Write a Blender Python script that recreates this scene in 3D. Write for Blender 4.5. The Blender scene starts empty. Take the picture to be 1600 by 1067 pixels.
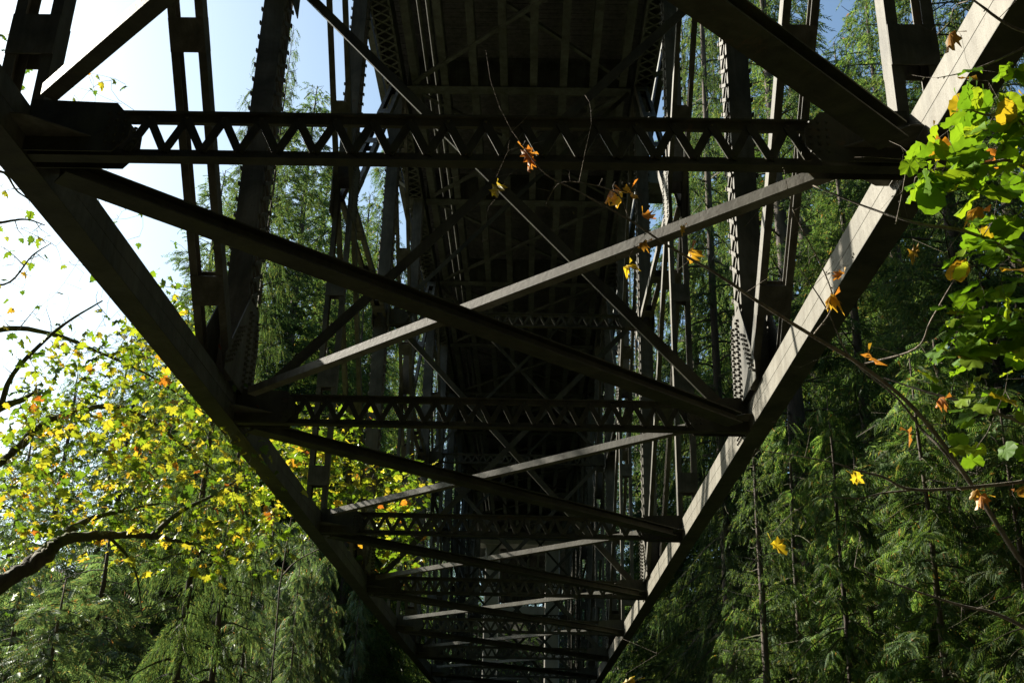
import bpy, math, random
import numpy as np
from mathutils import Matrix, Vector

# ------------------------------------------------------------------ camera, sky, sun, exposure
C = bpy.context.scene.collection
SC = bpy.context.scene
FPX, PITCH, YAW, ROLL = 1735.1, 22.241, -1.184, 1.440
CAMZ = 1.7


def cam_axes():
    p, y, r = (math.radians(a) for a in (PITCH, YAW, ROLL))
    f = np.array([math.sin(y) * math.cos(p), math.cos(y) * math.cos(p), math.sin(p)])
    ri = np.array([math.cos(y), -math.sin(y), 0.0])
    u = np.cross(ri, f)
    return ri * math.cos(r) + u * math.sin(r), u * math.cos(r) - ri * math.sin(r), f


AX_R, AX_U, AX_F = cam_axes()
cd = bpy.data.cameras.new('camera')
cam = bpy.data.objects.new('camera', cd)
C.objects.link(cam)
cd.sensor_width = 36.0
cd.lens = FPX / 1600 * 36.0
cd.clip_start = 0.05
cd.clip_end = 2000
m = Matrix.Identity(4)
for i in range(3):
    m[i][0], m[i][1], m[i][2] = AX_R[i], AX_U[i], -AX_F[i]
m[2][3] = CAMZ
cam.matrix_world = m
SC.camera = cam

SUN_AZ, SUN_EL = math.radians(-55.5), math.radians(31)     # azimuth measured from +Y towards +X
world = bpy.data.worlds.new('World')
SC.world = world
world.use_nodes = True
wn = world.node_tree
sky = wn.nodes.new('ShaderNodeTexSky')
sky.sky_type = 'NISHITA'
sky.sun_disc = False
sky.sun_elevation = SUN_EL
sky.sun_rotation = SUN_AZ
sky.air_density = 1.0
sky.dust_density = 2.2
sky.ozone_density = 1.0
bg = wn.nodes['Background']
bg.inputs['Strength'].default_value = 0.07
tint = wn.nodes.new('ShaderNodeMix')
tint.data_type = 'RGBA'
tint.blend_type = 'MULTIPLY'
tint.inputs[0].default_value = 1.0
tint.inputs[7].default_value = (0.88, 1.04, 1.06, 1)
wn.links.new(sky.outputs['Color'], tint.inputs[6])
wn.links.new(tint.outputs[2], bg.inputs['Color'])
sd = bpy.data.lights.new('sun', 'SUN')
sd.energy = 5.0
sd.angle = math.radians(0.5)
sd.color = (1.0, 0.93, 0.80)
sun = bpy.data.objects.new('sun', sd)
C.objects.link(sun)
sdir = Vector((math.sin(SUN_AZ) * math.cos(SUN_EL), math.cos(SUN_AZ) * math.cos(SUN_EL), math.sin(SUN_EL)))
sun.rotation_euler = sdir.to_track_quat('Z', 'Y').to_euler()
SC.view_settings.view_transform = 'Standard'
SC.view_settings.look = 'None'
SC.view_settings.exposure = 1.42
SC.view_settings.gamma = 1.0
SC.view_settings.use_curve_mapping = False
SC.cycles.max_bounces = 6
SC.cycles.diffuse_bounces = 3
SC.cycles.transmission_bounces = 4
SC.cycles.transparent_max_bounces = 4

CAM = np.array([0, 0, CAMZ])


def at(px, py, d):
    """world point at distance d along the line of sight through photo point (px, py)"""
    v = AX_F + AX_R * (px - 800) / FPX - AX_U * (py - 533.5) / FPX
    return CAM + v / np.linalg.norm(v) * d


def ath(px, py, d):
    """the same, d measured on the level"""
    v = AX_F + AX_R * (px - 800) / FPX - AX_U * (py - 533.5) / FPX
    return CAM + v / math.hypot(v[0], v[1]) * d


# ------------------------------------------------------------------ materials
def new_mat(name):
    mt = bpy.data.materials.new(name)
    mt.use_nodes = True
    nt = mt.node_tree
    return mt, nt, nt.nodes['Principled BSDF']


def N(nt, t, **kw):
    n = nt.nodes.new(t)
    for k, v in kw.items():
        setattr(n, k, v)
    return n


def ramp(nt, fac, stops):
    r = N(nt, 'ShaderNodeValToRGB')
    el = r.color_ramp.elements
    while len(el) < len(stops):
        el.new(0.5)
    for e, (p, c) in zip(el, stops):
        e.position = p
        e.color = (*c, 1)
    nt.links.new(fac, r.inputs['Fac'])
    return r


def noise(nt, scale, detail=4, rough=0.55, coord='Object', stretch=None):
    tc = N(nt, 'ShaderNodeTexCoord')
    n = N(nt, 'ShaderNodeTexNoise')
    n.inputs['Scale'].default_value = scale
    n.inputs['Detail'].default_value = detail
    n.inputs['Roughness'].default_value = rough
    if stretch:
        mp = N(nt, 'ShaderNodeMapping')
        mp.inputs['Scale'].default_value = stretch
        nt.links.new(tc.outputs[coord], mp.inputs['Vector'])
        nt.links.new(mp.outputs['Vector'], n.inputs['Vector'])
    else:
        nt.links.new(tc.outputs[coord], n.inputs['Vector'])
    return n


def mixc(nt, fac, a, b, mode='MIX'):
    n = N(nt, 'ShaderNodeMix', data_type='RGBA', blend_type=mode)
    if isinstance(fac, float):
        n.inputs[0].default_value = fac
    else:
        nt.links.new(fac, n.inputs[0])
    for k, v in ((6, a), (7, b)):
        if isinstance(v, tuple):
            n.inputs[k].default_value = (*v, 1)
        else:
            nt.links.new(v, n.inputs[k])
    return n.outputs[2]


def steel_mat(name, base, dirt, moss=0.3):
    mt, nt, p = new_mat(name)
    n1 = noise(nt, 1.1, 8, 0.68)
    n1.inputs['Distortion'].default_value = 0.8
    r1 = ramp(nt, n1.outputs['Fac'], [(0.38, dirt), (0.60, base)])
    n2 = noise(nt, 5.5, 6, 0.7, stretch=(1, 1, 0.12))
    n2.inputs['Distortion'].default_value = 0.5
    r2 = ramp(nt, n2.outputs['Fac'], [(0.36, (0.50, 0.46, 0.38)), (0.62, (1, 1, 1))])
    c = mixc(nt, 0.85, r1.outputs['Color'], r2.outputs['Color'], 'MULTIPLY')
    n5 = noise(nt, 2.1, 9, 0.75)
    n5.inputs['Distortion'].default_value = 1.5
    r5 = ramp(nt, n5.outputs['Fac'], [(0.60, (0, 0, 0)), (0.70, (1, 1, 1))])
    c = mixc(nt, r5.outputs['Color'], c, (0.085, 0.05, 0.028))
    n3 = noise(nt, 26, 4, 0.7)
    r3 = ramp(nt, n3.outputs['Fac'], [(0.60, (0, 0, 0)), (0.72, (1, 1, 1))])
    c = mixc(nt, r3.outputs['Color'], c, (0.07, 0.05, 0.03))
    n4 = noise(nt, 2.4, 5, 0.7)
    r4 = ramp(nt, n4.outputs['Fac'], [(0.62 - moss * 0.2, (0, 0, 0)), (0.80, (1, 1, 1))])
    c = mixc(nt, r4.outputs['Color'], c, (0.055, 0.06, 0.02))
    nt.links.new(c, p.inputs['Base Color'])
    p.inputs['Roughness'].default_value = 0.62
    p.inputs['Specular IOR Level'].default_value = 0.3
    b = N(nt, 'ShaderNodeBump')
    b.inputs['Strength'].default_value = 0.25
    b.inputs['Distance'].default_value = 0.01
    nt.links.new(n3.outputs['Fac'], b.inputs['Height'])
    nt.links.new(b.outputs['Normal'], p.inputs['Normal'])
    return mt


def bark_mat(name, c1, c2, moss=None, scale=6):
    mt, nt, p = new_mat(name)
    n1 = noise(nt, scale, 6, 0.7, stretch=(1, 1, 0.2))
    r1 = ramp(nt, n1.outputs['Fac'], [(0.35, c1), (0.65, c2)])
    c = r1.outputs['Color']
    if moss:
        n2 = noise(nt, 1.7, 5, 0.7)
        r2 = ramp(nt, n2.outputs['Fac'], [(0.42, (0, 0, 0)), (0.6, (1, 1, 1))])
        c = mixc(nt, r2.outputs['Color'], c, moss)
    nt.links.new(c, p.inputs['Base Color'])
    p.inputs['Roughness'].default_value = 0.9
    b = N(nt, 'ShaderNodeBump')
    b.inputs['Strength'].default_value = 0.8
    b.inputs['Distance'].default_value = 0.03
    nt.links.new(n1.outputs['Fac'], b.inputs['Height'])
    nt.links.new(b.outputs['Normal'], p.inputs['Normal'])
    return mt


def leaf_mat(name, stops, trans=0.45, clump=0.5, gloss=0.03, rough=0.45, tint=(1.25, 1.25, 0.7)):
    """stops: colours picked leaf by leaf"""
    mt = bpy.data.materials.new(name)
    mt.use_nodes = True
    nt = mt.node_tree
    nt.nodes.remove(nt.nodes['Principled BSDF'])
    out = nt.nodes['Material Output']
    g = N(nt, 'ShaderNodeNewGeometry')
    oi = N(nt, 'ShaderNodeObjectInfo')
    a = N(nt, 'ShaderNodeMath', operation='ADD')
    nt.links.new(g.outputs['Random Per Island'], a.inputs[0])
    nt.links.new(oi.outputs['Random'], a.inputs[1])
    fr = N(nt, 'ShaderNodeMath', operation='FRACT')
    nt.links.new(a.outputs[0], fr.inputs[0])
    r = ramp(nt, fr.outputs[0], stops)
    n = noise(nt, 0.55, 3, 0.6)
    rc = ramp(nt, n.outputs['Fac'], [(0.35, (1 - clump,) * 3), (0.68, (1 + clump * 0.5,) * 3)])
    c = mixc(nt, 1.0, r.outputs['Color'], rc.outputs['Color'], 'MULTIPLY')
    ct = mixc(nt, 1.0, c, tint, 'MULTIPLY')
    d = N(nt, 'ShaderNodeBsdfDiffuse')
    t = N(nt, 'ShaderNodeBsdfTranslucent')
    gl = N(nt, 'ShaderNodeBsdfGlossy')
    gl.inputs['Roughness'].default_value = rough
    gl.inputs['Color'].default_value = (0.8, 0.85, 0.8, 1)
    nt.links.new(c, d.inputs['Color'])
    nt.links.new(ct, t.inputs['Color'])
    m1 = N(nt, 'ShaderNodeMixShader')
    m1.inputs[0].default_value = trans
    nt.links.new(d.outputs[0], m1.inputs[1])
    nt.links.new(t.outputs[0], m1.inputs[2])
    m2 = N(nt, 'ShaderNodeMixShader')
    m2.inputs[0].default_value = gloss
    nt.links.new(m1.outputs[0], m2.inputs[1])
    nt.links.new(gl.outputs[0], m2.inputs[2])
    nt.links.new(m2.outputs[0], out.inputs['Surface'])
    return mt


M = {}
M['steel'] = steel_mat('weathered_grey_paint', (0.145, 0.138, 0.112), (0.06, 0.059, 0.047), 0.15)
M['steel_sunlit'] = steel_mat('sunlit_grey_paint', (0.185, 0.174, 0.138), (0.12, 0.112, 0.085), 0.05)  # lighter copy of the grey paint, sunlight put into its colour
M['steel_mossy_shade'] = steel_mat('mossy_shaded_grey_paint', (0.07, 0.068, 0.046), (0.03, 0.03, 0.02), 0.5)  # some moss, and darkened so that shade is part of the colour
M['steel_dark'] = steel_mat('grimy_deck_steel', (0.16, 0.17, 0.145), (0.08, 0.085, 0.07), 0.3)
M['timber'] = bark_mat('old_deck_timber', (0.15, 0.145, 0.14), (0.28, 0.27, 0.26), None, 9)
M['pipe'] = steel_mat('pale_pipe_paint', (0.13, 0.12, 0.09), (0.08, 0.075, 0.055), 0.1)
M['bark'] = bark_mat('conifer_bark', (0.035, 0.026, 0.02), (0.13, 0.10, 0.075), None, 5)
M['limb'] = bark_mat('conifer_limb_bark', (0.03, 0.025, 0.018), (0.09, 0.075, 0.05), (0.07, 0.075, 0.02), 8)
M['moss_bark'] = bark_mat('mossy_maple_bark', (0.04, 0.033, 0.022), (0.11, 0.09, 0.06), (0.085, 0.10, 0.015), 9)
M['twig'] = bark_mat('grey_twig_bark', (0.09, 0.075, 0.06), (0.26, 0.22, 0.17), None, 20)
M['fir'] = leaf_mat('fir_needles', [(0, (0.045, 0.089, 0.045)), (0.5, (0.083, 0.142, 0.054)), (0.85, (0.142, 0.202, 0.064)), (1, (0.194, 0.190, 0.072))], 0.55, 0.6, 0.012, 0.55, (1.25, 1.25, 0.7))
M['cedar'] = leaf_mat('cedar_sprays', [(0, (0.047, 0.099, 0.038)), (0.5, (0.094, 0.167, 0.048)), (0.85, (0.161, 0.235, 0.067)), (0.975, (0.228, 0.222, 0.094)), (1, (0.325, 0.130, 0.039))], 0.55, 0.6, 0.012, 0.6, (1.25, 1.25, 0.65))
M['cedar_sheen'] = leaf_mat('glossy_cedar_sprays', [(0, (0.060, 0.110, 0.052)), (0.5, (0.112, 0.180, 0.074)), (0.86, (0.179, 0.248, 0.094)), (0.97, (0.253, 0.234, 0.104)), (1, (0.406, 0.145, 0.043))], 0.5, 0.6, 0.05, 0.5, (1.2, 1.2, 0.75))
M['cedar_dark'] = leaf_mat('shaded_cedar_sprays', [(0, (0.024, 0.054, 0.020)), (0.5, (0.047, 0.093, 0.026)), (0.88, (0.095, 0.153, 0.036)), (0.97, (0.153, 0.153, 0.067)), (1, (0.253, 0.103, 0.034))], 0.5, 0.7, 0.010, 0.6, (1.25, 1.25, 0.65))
M['far'] = leaf_mat('far_conifer_needles', [(0, (0.037, 0.074, 0.052)), (1, (0.099, 0.148, 0.078))], 0.45, 0.5, 0.02)
M['maple'] = leaf_mat('autumn_maple_leaf', [(0, (0.06, 0.13, 0.02)), (0.42, (0.15, 0.25, 0.025)), (0.70, (0.30, 0.35, 0.045)), (0.92, (0.45, 0.38, 0.05)), (0.98, (0.45, 0.24, 0.04)), (1, (0.35, 0.10, 0.03))], 0.6, 0.25, 0.05, 0.4, (1.3, 1.2, 0.5))
M['hazel'] = leaf_mat('green_hazel_leaf', [(0, (0.09, 0.20, 0.02)), (0.6, (0.17, 0.31, 0.03)), (0.9, (0.24, 0.34, 0.03)), (0.97, (0.42, 0.34, 0.04)), (1, (0.45, 0.2, 0.04))], 0.55, 0.15, 0.015, 0.5, (1.3, 1.2, 0.4))
M['dead'] = leaf_mat('orange_dead_leaf', [(0, (0.50, 0.17, 0.035)), (0.5, (0.58, 0.25, 0.05)), (0.8, (0.55, 0.33, 0.04)), (1, (0.35, 0.12, 0.05))], 0.45, 0.2, 0.05)
M['gold'] = leaf_mat('yellow_fallen_leaf', [(0, (0.60, 0.42, 0.03)), (1, (0.66, 0.50, 0.05))], 0.45, 0.2, 0.05)
M['fern'] = leaf_mat('undergrowth_green', [(0, (0.03, 0.06, 0.02)), (1, (0.08, 0.14, 0.03))], 0.4, 0.5, 0.05)
mt, nt, p = new_mat('forest_floor')
n1 = noise(nt, 0.8, 8, 0.7)
nt.links.new(ramp(nt, n1.outputs['Fac'], [(0.35, (0.018, 0.014, 0.009)), (0.55, (0.028, 0.028, 0.012)), (0.7, (0.05, 0.038, 0.02))]).outputs['Color'], p.inputs['Base Color'])
p.inputs['Roughness'].default_value = 0.95
M['soil'] = mt
mt, nt, p = new_mat('old_concrete')
n1 = noise(nt, 0.9, 8, 0.65, stretch=(1, 1, 0.35))
nt.links.new(ramp(nt, n1.outputs['Fac'], [(0.3, (0.24, 0.23, 0.20)), (0.7, (0.48, 0.46, 0.42))]).outputs['Color'], p.inputs['Base Color'])
p.inputs['Roughness'].default_value = 0.9
M['concrete'] = mt


# ------------------------------------------------------------------ mesh helpers
def raw_mesh(name, V, F):
    """V (n,3); F list of (k, array (n,k))"""
    me = bpy.data.meshes.new(name)
    V = np.ascontiguousarray(V, dtype=np.float32)
    me.vertices.add(len(V))
    me.vertices.foreach_set('co', V.ravel())
    loops = np.concatenate([np.asarray(f, np.int32).ravel() for f in F])
    tot = np.concatenate([np.full(len(f), np.asarray(f).shape[1], np.int32) for f in F])
    st = np.concatenate([[0], np.cumsum(tot)[:-1]]).astype(np.int32)
    me.loops.add(len(loops))
    me.loops.foreach_set('vertex_index', loops)
    me.polygons.add(len(tot))
    me.polygons.foreach_set('loop_start', st)
    me.polygons.foreach_set('loop_total', tot)
    me.polygons.foreach_set('use_smooth', np.zeros(len(tot), bool))
    me.update(calc_edges=True)
    return me


class MB:
    def __init__(s):
        s.v = []
        s.f = {}
        s.n = 0

    def add(s, V, faces):
        V = np.asarray(V, float)
        s.v.append(V)
        for f in faces:
            s.f.setdefault(len(f), []).append([i + s.n for i in f])
        s.n += len(V)

    def prism(s, p0, p1, side, prof, t0=None):
        """profile polygon (list of (a,b)) swept from p0 to p1; a runs along side, b along axis x side"""
        p0 = np.asarray(p0, float)
        p1 = np.asarray(p1, float)
        ax = p1 - p0
        ax /= np.linalg.norm(ax)
        sd = np.asarray(side, float)
        sd = sd - ax * (sd @ ax)
        sd /= np.linalg.norm(sd)
        t = np.cross(ax, sd)
        n = len(prof)
        off = np.array([sd * a + t * b for a, b in prof])
        s.add(np.vstack([p0 + off, p1 + off]),
              [(i, (i + 1) % n, n + (i + 1) % n, n + i) for i in range(n)] + [tuple(range(n))[::-1], tuple(range(n, 2 * n))])

    def bar(s, p0, p1, side, a, b, da=0, db=0):
        s.prism(p0, p1, side, [(da - a / 2, db - b / 2), (da + a / 2, db - b / 2), (da + a / 2, db + b / 2), (da - a / 2, db + b / 2)])

    def box(s, c, d):
        c = np.asarray(c, float)
        x, y, z = np.asarray(d, float) / 2
        V = [c + np.array(q) for q in ((-x, -y, -z), (x, -y, -z), (x, y, -z), (-x, y, -z), (-x, -y, z), (x, -y, z), (x, y, z), (-x, y, z))]
        s.add(V, [(3, 2, 1, 0), (4, 5, 6, 7), (0, 1, 5, 4), (1, 2, 6, 5), (2, 3, 7, 6), (3, 0, 4, 7)])

    def stud(s, c, nrm, r, h):
        c = np.asarray(c, float)
        nrm = np.asarray(nrm, float)
        a = np.cross(nrm, (0.3, 0.5, 0.8))
        a /= np.linalg.norm(a)
        b = np.cross(nrm, a)
        V = [c + (a * math.cos(k * math.pi / 3) + b * math.sin(k * math.pi / 3)) * r for k in range(6)]
        V += [v * 0 + c + nrm * h + (v - c) * 0.6 for v in V]
        s.add(V, [(k, (k + 1) % 6, 6 + (k + 1) % 6, 6 + k) for k in range(6)] + [tuple(range(6, 12))])

    def tube(s, pts, rad, sides=5, rough=0.0, rng=None):
        pts = np.asarray(pts, float)
        n = len(pts)
        V = []
        tg = np.gradient(pts, axis=0)
        ref = np.array([0.31, 0.17, 0.93]) if abs(tg[0][2]) < 0.8 * np.linalg.norm(tg[0]) else np.array([1.0, 0.1, 0])
        for i in range(n):
            t = tg[i] / (np.linalg.norm(tg[i]) + 1e-9)
            a = ref - t * (ref @ t)
            a /= np.linalg.norm(a)
            b = np.cross(t, a)
            for k in range(sides):
                an = 2 * math.pi * k / sides
                r = rad[i] * (1 + (rng.uniform(-rough, rough) if rough else 0))
                V.append(pts[i] + (a * math.cos(an) + b * math.sin(an)) * r)
        F = []
        for i in range(n - 1):
            for k in range(sides):
                k2 = (k + 1) % sides
                F.append((i * sides + k, i * sides + k2, (i + 1) * sides + k2, (i + 1) * sides + k))
        F.append(tuple(range((n - 1) * sides, n * sides)))
        s.add(V, F)

    def mesh(s, name):
        return raw_mesh(name, np.vstack(s.v), [np.array(f) for f in s.f.values()])

    def build(s, name, mat, parent=None, smooth=False, **props):
        return obj(name, s.mesh(name), mat, parent, smooth, **props)


def obj(name, me, mat, parent=None, smooth=False, **props):
    if mat is not None and not me.materials:
        me.materials.append(mat)
    if smooth:
        me.polygons.foreach_set('use_smooth', np.ones(len(me.polygons), bool))
    o = bpy.data.objects.new(name, me)
    C.objects.link(o)
    if parent is not None:
        o.parent = parent
    for k, v in props.items():
        o[k] = v
    return o


def empty(name, label, cat, loc=(0, 0, 0), group=None):
    o = bpy.data.objects.new(name, None)
    o.empty_display_size = 0.2
    C.objects.link(o)
    o.location = loc
    o['label'] = label
    o['category'] = cat
    if group:
        o['group'] = group
    return o


def scatter(T, faces, pos, rot, scl):
    """copies of template T (k,3) at pos (n,3) with matrices rot (n,3,3) and sizes scl (n,)"""
    T = np.asarray(T, float)
    n, k = len(pos), len(T)
    V = np.einsum('nij,kj->nki', rot, T) * np.asarray(scl)[:, None, None] + np.asarray(pos)[:, None, :]
    F = []
    by = {}
    for f in faces:
        by.setdefault(len(f), []).append(f)
    for q, fs in by.items():
        fs = np.array(fs)
        F.append((fs[None] + (np.arange(n) * k)[:, None, None]).reshape(-1, q))
    return V.reshape(-1, 3), F


def frames(x, up, rng, jit=0.0):
    """rotation matrices whose columns are (x, y, z): x along the leaf, z near up"""
    x = x / np.linalg.norm(x, axis=1, keepdims=True)
    up = up + rng.normal(0, 1, x.shape) * jit
    y = np.cross(up, x)
    y /= np.linalg.norm(y, axis=1, keepdims=True) + 1e-9
    z = np.cross(x, y)
    return np.stack([x, y, z], axis=2)


# ------------------------------------------------------------------ ground
def hgt(x, y):
    x = np.asarray(x, float)
    y = np.asarray(y, float)
    xs = [-60, -14, -5, 0, 6, 26, 34, 46, 68, 95, 170, 400]
    zs = [15, 13.5, 3.0, 0, -2.5, -11, -13, -13, -6, 16.6, 24, 60]
    z = np.interp(y, xs, zs)
    z = z + 1.1 * np.sin(x * 0.11 + y * 0.05) * np.clip(np.abs(x) / 10, 0, 1) + 0.5 * np.sin(x * 0.37 - y * 0.29 + 1) * np.clip(np.abs(x) / 6, 0, 1)
    return z + np.clip(np.abs(x) - 60, 0, None) * 0.12


gx = np.concatenate([np.linspace(-700, -60, 24), np.linspace(-56, 56, 57), np.linspace(60, 700, 24)])
gy = np.concatenate([np.linspace(-200, -20, 12), np.linspace(-18, 110, 65), np.linspace(120, 900, 26)])
XX, YY = np.meshgrid(gx, gy)
ZZ = hgt(XX, YY)
nx, ny = len(gx), len(gy)
ii = (np.arange(ny - 1)[:, None] * nx + np.arange(nx - 1)[None]).ravel()
obj('ground', raw_mesh('ground', np.stack([XX.ravel(), YY.ravel(), ZZ.ravel()], 1), [np.stack([ii, ii + 1, ii + nx + 1, ii + nx], 1)]), M['soil'], None, True, kind='structure')

# ------------------------------------------------------------------ the bridge
XC = -0.427
W = 5.5
ZB = 3.494 + CAMZ           # underside of the bottom chord
ZN = 9.208 + CAMZ           # middle level
ZF = 14.894 + CAMZ          # underside of the floor beams
Y1, PAN = 5.775, 5.181
NPAN = 13
WC, HC = 0.208, 0.312
bridge = empty('truss_bridge', 'weathered grey steel deck truss bridge crossing the ravine overhead', 'bridge', (XC, 0, 0))


def yp(i):
    return Y1 + (i - 1) * PAN


def P3(s, i, z, dx=0.0, dy=0.0):
    return np.array([s * (W / 2 + dx), yp(i) + dy, z])


CH = lambda a, b, t: [(-a / 2, -b / 2), (a / 2, -b / 2), (a / 2, -b / 2 + t), (-a / 2 + t, -b / 2 + t), (-a / 2 + t, b / 2 - t), (a / 2, b / 2 - t), (a / 2, b / 2), (-a / 2, b / 2)]
LP = lambda a, b, t: [(0, 0), (a, 0), (a, t), (t, t), (t, b), (0, b)]
TP = lambda a, b, t: [(-a / 2, 0), (a / 2, 0), (a / 2, t), (t / 2, t), (t / 2, b), (-t / 2, b), (-t / 2, t), (-a / 2, t)]

PLATE = {}


def plate(parent, c, d, mat=M['steel'], name='batten_plate'):
    """a small rectangular plate; plates of one size share their mesh"""
    k = (name, tuple(round(q, 3) for q in d), mat.name)
    if k not in PLATE:
        b = MB()
        b.box((0, 0, 0), d)
        PLATE[k] = b.mesh(name)
        PLATE[k].materials.append(mat)
    o = obj(name, PLATE[k], None, parent)
    o.location = c
    return o


Y_BACK, Y_END = yp(-2) , yp(NPAN)
# bottom chords: box core, inner face of plates with a seam
for s in (-1, 1):
    b = MB()
    b.box((s * W / 2, (Y_BACK + Y_END) / 2, ZB + HC / 2), (WC - 0.02, Y_END - Y_BACK, HC - 0.012))
    b.box((s * W / 2, (Y_BACK + Y_END) / 2, ZB + 0.003), (WC, Y_END - Y_BACK, 0.006))
    ch = b.build('bottom_chord', M['steel_mossy_shade'], bridge)  # shade of the underside is in the chord colour
    for i in range(-2, NPAN):
        h = HC / 2 - 0.008
        for k in (0, 1):
            for q in ((-1,) if i > 5 else (-1, 1)):
                plate(ch, (s * W / 2 + q * s * (WC / 2 - 0.006), yp(i) + PAN / 2, ZB + 0.007 + h / 2 + k * (h + 0.006)), (0.010, PAN - 0.006, h), M['steel_sunlit'] if s > 0 else M['steel'], name='side_plate')  # right plates take the sunlit colour, left ones the plain paint
# rivets on chord joints
for s in (-1, 1):
    for i in (2, 4, 6):
        b = MB()
        x = s * (W / 2 - WC / 2 + 0.001)
        for dy0 in (0.16,):
            for r in range(7):
                for zz in (0.05, 0.10, 0.21, 0.26):
                    b.stud((x, yp(i) + dy0 + r * 0.06, ZB + zz), (-s, 0, 0), 0.016, 0.016)
        b.build('rivets', M['steel'], bridge, kind='stuff')


def strut(i, z, ht, name, full, mossy=True):
    """laced cross strut between the trusses at panel point i"""
    x0 = W / 2 - WC / 2 - 0.003
    mt = M['steel_mossy_shade'] if mossy else M['steel']  # besides the moss, the darker colour carries the shade on the struts
    Y = yp(i)
    top = MB()
    fb = ht * 0.20
    tz, bz = z + ht, z
    top.prism((-x0, Y, tz), (x0, Y, tz), (0, 1, 0), [(-0.045, 0), (0.045, 0), (0.045, -0.014), (0.016, -0.014), (0.016, -fb), (-0.016, -fb), (-0.016, -0.014), (-0.045, -0.014)])
    top.prism((-x0, Y, bz), (x0, Y, bz), (0, 1, 0), [(-0.045, 0), (0.045, 0), (0.045, 0.014), (0.016, 0.014), (0.016, fb), (-0.016, fb), (-0.016, 0.014), (-0.045, 0.014)])
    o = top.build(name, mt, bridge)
    g = 0.62 if full else 0.45
    n = 18 if full else 20
    xs = np.linspace(-x0 + g - 0.03, x0 - g + 0.03, 2 * n + 1)
    zl, zh = bz + fb * 0.72, tz - fb * 0.72
    if full and i <= 3:
        dx = xs[1] - xs[0]
        for sg in (1, -1):
            b = MB()
            b.bar((-dx / 2, 0, -sg * (zh - zl) / 2), (dx / 2, 0, sg * (zh - zl) / 2), (0, 1, 0), 0.011, 0.052)
            me = b.mesh('lacing_bar')
            me.materials.append(mt)
            for k in range(2 * n):
                if (k % 2 == 0) == (sg == 1):
                    q = obj('lacing_bar', me, None, o)
                    q.location = ((xs[k] + xs[k + 1]) / 2, Y - 0.0225 + (0.0 if sg == 1 else -0.0125), (zl + zh) / 2)
    else:
        b = MB()
        for k in range(2 * n):
            a, c = (zl, zh) if k % 2 == 0 else (zh, zl)
            b.bar((xs[k], Y - 0.0225 - 0.0125 * (k % 2), a), (xs[k + 1], Y - 0.0225 - 0.0125 * (k % 2), c), (0, 1, 0), 0.011, 0.052 if full else 0.045)
        b.build('lacing', mt, o, kind='stuff')
    if full and i <= 3:
        rv = MB()
        for k in range(2 * n + 1):
            rv.stud((xs[k], Y - 0.041, zl if k % 2 == 0 else zh), (0, -1, 0), 0.012, 0.011)
        rv.build('rivets', mt, o, kind='stuff')
    for s in (-1, 1):
        ex = g
        prof = [(0, -0.006), (ex * 0.86, -0.006), (ex, 0.10), (ex, ht - 0.10), (ex * 0.84, ht + 0.012), (0, ht + 0.03)]
        for yy in (-0.104, 0.094):
            gm = MB()
            V = [(s * (x0 - a + 0.0), Y + yy, bz + c) for a, c in prof] + [(s * (x0 - a), Y + yy + 0.01, bz + c) for a, c in prof]
            k = len(prof)
            gm.add(V, [tuple(range(k))[::-1], tuple(range(k, 2 * k))] + [(q, (q + 1) % k, k + (q + 1) % k, k + q) for q in range(k)])
            gm.build('gusset_plate', mt, o)
        if full and i <= 4:
            rv = MB()
            for c in range(3):
                for r in range(5):
                    rv.stud((s * (x0 - ex + 0.035 + c * 0.05), Y - 0.104, bz + 0.06 + r * (ht - 0.12) / 4), (0, -1, 0), 0.013, 0.012)
            for r in range(5):
                rv.stud((s * (x0 - ex - 0.001), Y - 0.05 + 0.02 * (r % 2), bz + 0.08 + r * (ht - 0.16) / 4), (-s, 0, 0), 0.013, 0.016)
            rv.build('rivets', mt, o, kind='stuff')
    return o


for i in range(0, NPAN + 1):
    strut(i, ZB + 0.013, 0.321, 'lateral_strut', True)
for i in range(0, NPAN + 1, 2):
    strut(i, ZN - 0.16, 0.30, 'middle_strut', False)

# horizontal gussets and crossed braces in the plane of the bottom chords
for i in range(0, NPAN):
    x0 = W / 2 - WC / 2
    a, c = P3(-1, i, ZB + 0.055, -WC / 2, 0.10), P3(1, i + 1, ZB + 0.055, -WC / 2, -0.14)
    d = (c - a) / np.linalg.norm(c - a)
    b = MB()
    side = np.cross(d, (0, 0, 1))
    b.prism(a + d * 0.15, c - d * 0.25, side, [(-0.095, -0.055), (0.095, -0.055), (0.095, -0.043), (0.022, -0.043), (0.022, 0.043), (0.095, 0.043), (0.095, 0.055), (-0.095, 0.055), (-0.095, 0.043), (-0.022, 0.043), (-0.022, -0.043), (-0.095, -0.043)])
    b.build('lateral_brace', M['steel_mossy_shade'], bridge)
    a, c = P3(-1, i + 1, ZB + 0.21, -WC / 2, -0.14), P3(1, i, ZB + 0.21, -WC / 2, 0.10)
    d = (c - a) / np.linalg.norm(c - a)
    side = np.cross(d, (0, 0, 1))
    if side[1] > 0:
        side = -side
    b = MB()
    up = np.cross(d, side)
    sg = 1 if up[2] > 0 else -1
    b.prism(a + d * 0.3, c - d * 0.35, side, [(0.048, 0), (0.048, sg * 0.078), (0.036, sg * 0.078), (0.036, sg * 0.012), (-0.048, sg * 0.012), (-0.048, 0)])
    b.build('lateral_brace', M['steel_sunlit'] if i else M['steel_mossy_shade'], bridge)  # painted as sunlit, the nearest brace as shaded
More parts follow.
